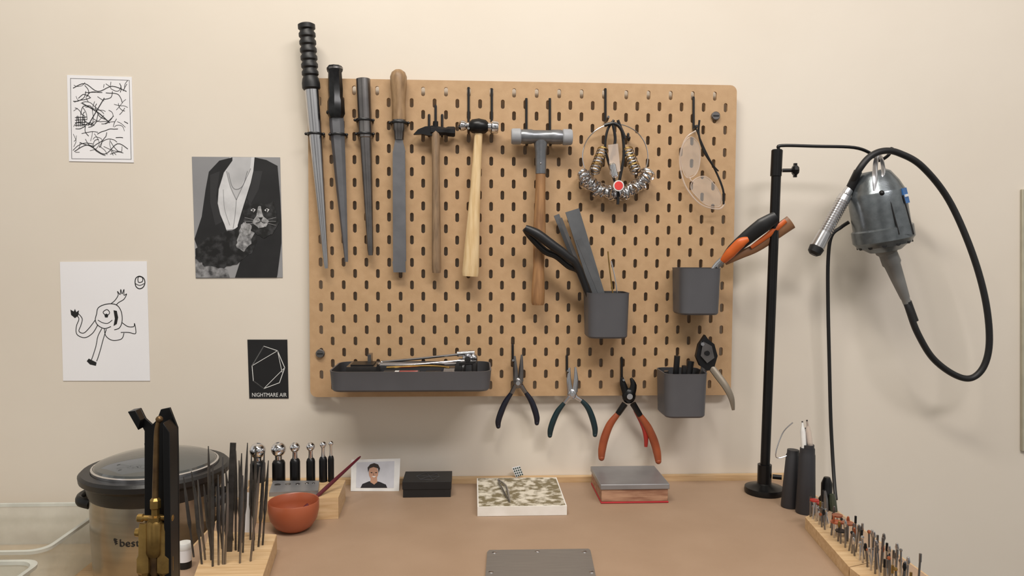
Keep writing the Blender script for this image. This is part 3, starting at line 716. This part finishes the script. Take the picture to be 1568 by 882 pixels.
# ---------------------------------------------------------------- desk things
def lbox(name, xl, xr, yfront_px, htop, ypx_back_top, m):
    f = D((xl + xr) / 2, yfront_px); a = P(xl, yfront_px, YP(-f.y)).x; c = P(xr, yfront_px, YP(-f.y)).x
    bk = D((xl + xr) / 2, ypx_back_top, htop)
    return a, c, f.y, min(bk.y, -.0145)
Z0 = DESK + .0003
a, c, y0, y1 = lbox('', 731, 868, 790, .016, 731, None)
b = B('soldering_board'); b.box((a, y0, Z0), (c, y1, DESK + .0155), PLASTER)
b.box((a + .002, y0 + .002, DESK + .0155), (c - .002, y1 - .002, DESK + .0158), SOLDER); b.done(bevel=.0008)
b = B('tweezers'); h = .018
b.tube([D(763, 735, h), D(768, 747, h + .003), D(780, 768, h)], [.001, .003, .0008], DSTEEL, 8, sq=.5)
b.tube([D(764, 735, h), D(775, 745, h + .003), D(781, 768, h)], [.001, .003, .0008], STEEL, 8, sq=.5)
b.sphere(D(763.5, 735, h), .002, DSTEEL); b.done()
# little patterned card
b = B('pattern_swatch'); pl = (V(0, -.0145, 0), V(0, -1, .0).normalized())
b.flat([(784, 716), (796, 713), (801, 726), (790, 731)], pl, .001, PAPER, .001)
for i in range(4):
    for j in range(4):
        u, v = i / 4 + .04, j / 4 + .04
        def q(u, v): return (784 + 12 * u + 5.5 * v + .6, 716 - 3 * u + 14 * v + .6)
        b.flat([q(u, v), q(u + .16, v), q(u + .16, v + .16), q(u, v + .16)], pl, .0013, mat('swatch_green', (60, 84, 76), .5), .0002)
b.done()
a, c, y0, y1 = lbox('', 921, 1023, 771, .032, 714, None)
b = B('steel_bench_block')
b.box((a - .001, y0, Z0), (c + .001, y1, DESK + .003), REDM)
b.box((a, y0 + .001, DESK + .003), (c, y1, DESK + .024), WOODR)
b.box((a - .002, y0 - .001, DESK + .024), (c + .002, y1, DESK + .033), SLAB)
b.done(bevel=.001)
a, c, y0, y1 = lbox('', 617, 690, 762, .027, 722, None)
b = B('black_gift_box')
b.box((a, y0 + .001, Z0), (c, y1 - .001, DESK + .014), CARD); b.box((a - .001, y0, DESK + .0143), (c + .001, y1, DESK + .0275), CARD)
mx = (a + c) / 2; my = (y0 + y1) / 2; z = DESK + .0278
q = [V(mx + x * .02, my + y * .022, z) for x, y in ((-.2, 1), (.8, .7), (1, -.1), (.5, -1), (-.6, -.8), (-1, .1))]
for i, j in ((0, 1), (1, 2), (2, 3), (3, 4), (4, 5), (5, 0), (0, 3), (1, 4), (5, 2)): b.tube([q[i], q[j]], .00035, GREYLINE, 4, sub=1)
b.done(bevel=.0008)
# instant photo leaning on the rail
p = D(575, 752); n = V(0, -1, .22).normalized(); pl = (p + n * .001, n)
b = B('instant_photo')
b.flat([(538, 704), (613, 702), (611, 752), (537, 752)], pl, .0, WHITE, .0008)
b.flat([(546, 708), (604, 706), (603, 747), (545, 747)], pl, .0003, mat('photo_bg', (206, 208, 216), .4), .0003)
skin = mat('photo_skin', (196, 150, 124), .5); hair = mat('photo_hair', (46, 34, 28), .5)
b.flat([(552, 747), (555, 741), (565, 737), (573, 736), (582, 738), (591, 742), (593, 747)], pl, .0005, mat('photo_shirt', (30, 28, 34), .5), .0002)
b.flat([(568, 730), (577, 730), (578, 738), (573, 742), (567, 738)], pl, .0006, skin, .0001)
b.flat([(572 + 7.2 * math.cos(t), 724 + 10.5 * math.sin(t)) for t in [k * math.pi / 8 for k in range(16)]], pl, .0008, skin, .0001)
b.flat([(564, 723), (563, 716), (567, 711), (573, 709), (579, 711), (582, 717), (580, 724), (579, 717), (572, 715), (566, 717)], pl, .001, hair, .0001)
for ex in (569, 576): b.flat([(ex - 1.4, 723), (ex + 1.4, 723), (ex + 1.2, 724.3), (ex - 1.2, 724.3)], pl, .001, INK, .0001)
b.flat([(569, 729), (576, 729), (573, 731.2)], pl, .001, WHITE, .0001)
b.stroke([(572.5, 724), (571.8, 727), (573.5, 727.4)], .5, pl, .001, hair)
b.done()
# steel plate near the front
b = B('screwed_steel_plate')
slab([(749, 842), (901, 840), (904, 842), (915, 895), (742, 897), (746, 845)], .004, PLATE, b)
for x, y in ((757, 846), (823, 844), (895, 845), (752, 876), (906, 876)):
    q = D(x, y, .004); b.lathe(q, q + V(0, 0, .001), [(0, .0036), (.6, .0034), (1, .0022)], STEEL, 16); b.box(q + V(-.002, -.0003, .001), q + V(.002, .0003, .0012), BLACK)
b.done(bevel=.0008)
# terracotta bowl + brush
c = D(450, 811) + V(0, 0, .0003)
b = B('terracotta_bowl')
b.lathe(c, c + V(0, 0, .045), [(0, .017), (.04, .02), (.15, .0275), (.4, .0345), (.7, .0375), (.97, .0375), (1, .0368), (.97, .0355), (.7, .0352), (.4, .032), (.18, .024), (.12, .001)], TERRA, 40)
b.done(ang=60)
b = B('flux_brush')
p, q = c + V(-.006, .004, .012), W(552, 699, .10)
b.lathe(p, q, [(0, .0012), (.1, .003), (.2, .0028), (.5, .0034), (.97, .002), (1, .001)], MAROON, 12); b.done()

# dapping set
h = .034
b = B('dapping_punch_set')
slab([(388, 768), (518, 762), (529, 735), (400, 734)], h, PINE, b)
b.ext([D(x, y, h + .007) for x, y in ((412, 754), (487, 751), (489, 736), (418, 736))], V(0, 0, -.0069), SLAB)
for i, (x, y, rr_) in enumerate(((425, 742, 4.5), (441, 741, 4), (456, 741, 3.4), (470, 740, 2.8), (480, 740, 2))):
    q = D(x, y, h + .0072); b.lathe(q, q + V(0, 0, .0004), [(0, rr_ * PX), (1, rr_ * PX * .9)], DSTEEL, 16)
for x, ys, rb, rw in ((395, 690, 12, 11), (427, 688, 11, 9.5), (452, 685, 7.5, 7.5), (476, 684, 6.5, 6.5), (495, 681, 5, 6), (507, 679, 3.8, 4.5)):
    q = D(x, 737, h); rb *= PX * .97; rw *= PX * .97
    t = W(x, ys, -q.y); L = t.z - q.z; ctr = V(q.x, q.y, t.z)
    b.lathe(q, V(q.x, q.y, q.z + L * .68), [(0, rw), (.85, rw), (.95, rw * .85), (1, rw * .6)], BLACKM, 20)
    b.lathe(V(q.x, q.y, q.z + L * .66), V(q.x, q.y, ctr.z), [(0, rw * .55), (.5, rb * .5), (1, rb * .6)], CHROME, 16)
    b.sphere(ctr, rb, CHROME, seg=20)
b.done()

# needle files in wooden block
b = B('needle_file_block')
slab([(322, 812), (424, 818), (396, 900), (292, 895)], .026, PINE, b)
b.done(bevel=.001)
b = B('needle_files'); rr = random.Random(21)
tops = [(281, 730), (293, 722), (303, 735), (319, 683), (326, 712), (334, 727), (341, 700), (349, 740), (361, 690), (366, 705), (372, 728), (379, 678), (385, 696), (392, 684), (398, 715), (405, 690), (411, 705), (312, 742), (297, 745), (345, 715), (370, 694), (388, 735), (404, 730), (331, 745)]
NF = mat('needle_file_steel', (96, 92, 89), 0.4, 0.75, col2=(72, 70, 68), scale=60)
for i, (tx, ty_) in enumerate(tops):
    fx = (tx - 281) / 130; bx = 308 + fx * 98 + rr.uniform(-3, 3); by = rr.uniform(820, 868)
    bx -= (by - 820) * .28
    p = D(bx, by, .0255)
    q = W(tx, ty_, -p.y)
    fl = rr.random()
    b.lathe(p, q, [(0, .0014), (.35, .0014), (.42, .0026), (.75, .0021), (1, .0006)], rr.choice([NF, NF, DSTEEL]), 6 if fl > .5 else 4, sq=rr.choice([.5, 1, 1]))
blade(b, D(350, 845, .0255), W(357, 678, -D(350, 845, .0255).y), .0045, .0036, .0012, NF)
b.done()
b = B('white_tag'); p = D(377, 822, .0262)
b.ext([W(374, 754, -p.y), W(386, 754, -p.y), W(386, 815, -p.y), W(374, 815, -p.y)], V(0, -.0006, 0), PAPER); b.done()

b = B('small_bottle'); c = D(283, 869) + V(0, 0, .0003); c.x = max(c.x, XL + .012)
b.lathe(c, c + V(0, 0, .034), [(0, .008), (.05, .0088), (.28, .0088)], BLACK, 20); b.lathe(c, c + V(0, 0, .034), [(.28, .009), (.75, .009)], PAPER, 20)
b.lathe(c, c + V(0, 0, .034), [(.75, .0092), (.8, .0095), (.97, .0092), (1, .0085)], WHITE, 20); b.done()

# slow cooker
b = B('slow_cooker')
cc = W(240, 720, .16); c = V(cc.x, cc.y, SH + .0003); zr = cc.z; Hh = zr - SH
sc_ = 1.2 / 1150
Rr = 104 * sc_
def cyl_(prof, m, **k): b.lathe(c, c + V(0, 0, 1), prof, m, 48, **k)
cyl_([(0, .08), (.004, .084), (.018, .086)], BLACK)
cyl_([(.018, .088), (.03, .0915), (Hh * .55, .0945), (Hh - .03, .0945)], COOK, c0=False, c1=False)
cyl_([(Hh - .03, .0950), (Hh - .024, .0975), (Hh - .010, .1), (Hh - .004, Rr), (Hh + .004, Rr + .001), (Hh + .008, Rr - .003), (Hh + .008, Rr - .016), (Hh + .002, Rr - .018)], BLACK, c0=False)
cyl_([(Hh + .008, Rr - .0165), (Hh + .012, Rr - .0165), (Hh + .013, Rr - .0195), (Hh + .008, Rr - .0195)], CHROME, c0=False, c1=False)
cyl_([(Hh + .010, Rr - .018), (Hh + .016, Rr - .022), (Hh + .022, Rr - .038), (Hh + .027, Rr - .065), (Hh + .029, .012), (Hh + .0295, .001)], GLASSD, c0=False)
cyl_([(Hh + .028, .012), (Hh + .034, .009), (Hh + .037, .016), (Hh + .044, .017), (Hh + .047, .012), (Hh + .048, .001)], BLACK)
for s in (-1, 1):
    b.tube([c + V(s * .092, -.026, Hh - .045), c + V(s * .109, -.022, Hh - .041), c + V(s * .115, 0, Hh - .040), c + V(s * .109, .022, Hh - .041), c + V(s * .092, .026, Hh - .045)], .0055, BLACK, 10, sq=1.5, ref=V(0, 0, 1))
vs, fs = text2d('bestron')
r0 = .0951; A_ = -.17
b.add([c + V(r0 * math.sin(A_ + u * .56), -r0 * math.cos(A_ + u * .56), Hh - .086 + v * .011) for u, v in vs], fs, CARD)
for k in range(3):
    aa = A_ - .10 + k * .012
    b.ext([c + V(r0 * math.sin(aa), -r0 * math.cos(aa), Hh - .080 + .006 - k * .003), c + V(r0 * math.sin(A_ - .04), -r0 * math.cos(A_ - .04), Hh - .080 + .004 - k * .003), c + V(r0 * math.sin(aa), -r0 * math.cos(aa), Hh - .080 + .002 - k * .003)], V(0, -.0003, 0), CARD)
kd = V(.30, -1, 0).normalized(); q = c + kd * .092 + V(0, 0, .055); b.lathe(q, q + kd * .014, [(0, .018), (.6, .017), (1, .014)], BLACK, 24, ref=V(0, 0, 1))
b.done()

# torch on black stand, clamped over the front edge of the bench
TY = 0.53; PLT = YP(TY)
b = B('torch_stand')
tor = [(203, 627), (215, 625), (223, 641), (233, 650), (240, 643), (246, 627), (260, 624), (272, 655), (273, 700), (275, 960), (221, 960), (221, 660)]
b.ext([P(x, y, PLT) for x, y in tor], V(0, .003, 0), BLACKM)
b.ext([P(x, y, PLT) for x, y in ((262, 640), (272, 655), (275, 960), (265, 960))], V(0, -.022, 0), BLACKM)
b.ext([P(x, y, PLT) for x, y in ((203, 627), (215, 625), (222, 640), (219, 655))], V(0, -.012, 0), BLACKM)
xa, xb = P(221, 960, PLT).x, P(275, 960, PLT).x
b.box((xa, -TY + .002, DESK - .033), (xb, YF - .0002, DESK + .004), BLACKM)
b.box((max(xa, XL + .006), -TY + .002, DESK), (xb, YF + .028, DESK + .004), BLACKM)
b.done(bevel=.0006)
b = B('brass_torch'); o2 = TY + .016
Wt = lambda x, y, o=o2: W(x, y, o)
b.tube([Wt(243, 644), Wt(240, 660), Wt(239, 700), Wt(238, 745), Wt(238, 770)], [.0022, .0026, .003, .0032, .0034], BRONZE, 12)
b.sphere(Wt(244, 642), .0038, BRONZE)
s = .83 / 1150
b.lathe(Wt(238, 762), Wt(238, 800), [(0, 5 * s), (.1, 8 * s), (.4, 8 * s), (.45, 6 * s), (.7, 6 * s), (.75, 11 * s), (1, 11 * s)], BRASS, 8)
b.lathe(Wt(238, 796), Wt(238, 850), [(0, 10 * s), (.1, 13 * s), (.9, 13 * s), (1, 11 * s)], BRASS, 20)
b.lathe(Wt(210, 793), Wt(265, 793), [(0, 4 * s), (.03, 6 * s), (.16, 6 * s), (.2, 4 * s), (.8, 4 * s), (.84, 6 * s), (.97, 6 * s), (1, 4 * s)], BRASS, 14)
for x in (222, 253):
    b.lathe(Wt(x, 800), Wt(x, 905), [(0, 8 * s), (.1, 9.5 * s), (.45, 9.5 * s), (.5, 12 * s), (.7, 12 * s), (.75, 8 * s), (1, 7 * s)], BRASS, 8)
b.lathe(Wt(208, 815), Wt(221, 815), [(0, 6 * s), (.5, 7 * s), (.6, 3 * s), (1, 3 * s)], BRASS, 12)
b.lathe(Wt(237, 845), Wt(237, 905), [(0, 8 * s), (.5, 8 * s), (.6, 5 * s), (1, 5 * s)], BRONZE, 10)
b.done()

# frosted tubs
def tub(name, x0, x1, y0, y1, h):
    b = B(name); cx, cy = (x0 + x1) / 2, (y0 + y1) / 2; w, d = x1 - x0, y1 - y0; S0 = SH + .0003
    def s_(g, z, r=.025): return [V(x, y, z) for x, y in rrect(w - g, d - g, r, 6, cx, cy)]
    b.loft([s_(.03, S0), s_(.024, S0 + .004), s_(.004, S0 + h - .004)], TUBM, c1=False)
    b.loft([s_(.004, S0 + h - .006), s_(-.006, S0 + h - .006), s_(-.007, S0 + h - .001), s_(.0, S0 + h), s_(.006, S0 + h - .001), s_(.007, S0 + h - .006)], TUBR, loop=True)
    b.done()
tub('plastic_tub', -.93, -.625, -.25, -.04, .088)
tub('plastic_tub', -.90, -.60, -.47, -.30, .094)

# ---------------------------------------------------------------- light
def area(name, loc, tgt, sx, sy, e, col):
    l = bpy.data.lights.new(name, 'AREA'); l.shape = 'RECTANGLE'; l.size = sx; l.size_y = sy; l.energy = e; l.color = col
    o = bpy.data.objects.new(name, l); sc.collection.objects.link(o); o.location = loc
    o.rotation_euler = (Vector(tgt) - Vector(loc)).to_track_quat('-Z', 'Y').to_euler()
area('ceiling_light', (-.25, -1.1, 2.8), (.1, -.2, .9), 1.0, .22, 26, (1, .95, .86))
area('ceiling_light.001', (.9, -1.9, 2.8), (.5, 0, .9), 1.2, .3, 27, (1, .96, .95))
w_ = bpy.data.worlds.new('world'); sc.world = w_; w_.use_nodes = True
nt = w_.node_tree; bg = nt.nodes['Background']
tc = nt.nodes.new('ShaderNodeTexCoord'); sp = nt.nodes.new('ShaderNodeSeparateXYZ'); cr = nt.nodes.new('ShaderNodeValToRGB')
mr = nt.nodes.new('ShaderNodeMapRange'); mr.inputs['From Min'].default_value = -1; mr.inputs['From Max'].default_value = 1
nt.links.new(tc.outputs['Generated'], sp.inputs[0]); nt.links.new(sp.outputs['Z'], mr.inputs['Value']); nt.links.new(mr.outputs[0], cr.inputs[0])
cr.color_ramp.elements[0].color = (.30, .28, .26, 1); cr.color_ramp.elements[1].color = (1, .98, .95, 1)
cr.color_ramp.elements[0].position = 0.3; cr.color_ramp.elements[1].position = .62
# soft upright bright and dark noise bands, added for the metal to mirror
mp = nt.nodes.new('ShaderNodeMapping'); mp.inputs['Scale'].default_value = (2.6, 2.6, .7)
nz = nt.nodes.new('ShaderNodeTexNoise'); nz.inputs['Scale'].default_value = 1.6; nz.inputs['Detail'].default_value = 1
c2 = nt.nodes.new('ShaderNodeValToRGB'); c2.color_ramp.elements[0].position = .4; c2.color_ramp.elements[1].position = .6
c2.color_ramp.elements[0].color = (.35, .35, .35, 1); c2.color_ramp.elements[1].color = (1.7, 1.68, 1.62, 1)
mx_ = nt.nodes.new('ShaderNodeMix'); mx_.data_type = 'RGBA'; mx_.blend_type = 'MULTIPLY'; mx_.inputs[0].default_value = 1
nt.links.new(tc.outputs['Generated'], mp.inputs[0]); nt.links.new(mp.outputs[0], nz.inputs['Vector']); nt.links.new(nz.outputs['Fac'], c2.inputs[0])
nt.links.new(cr.outputs[0], mx_.inputs[6]); nt.links.new(c2.outputs[0], mx_.inputs[7]); nt.links.new(mx_.outputs[2], bg.inputs['Color'])
bg.inputs['Strength'].default_value = 0.50
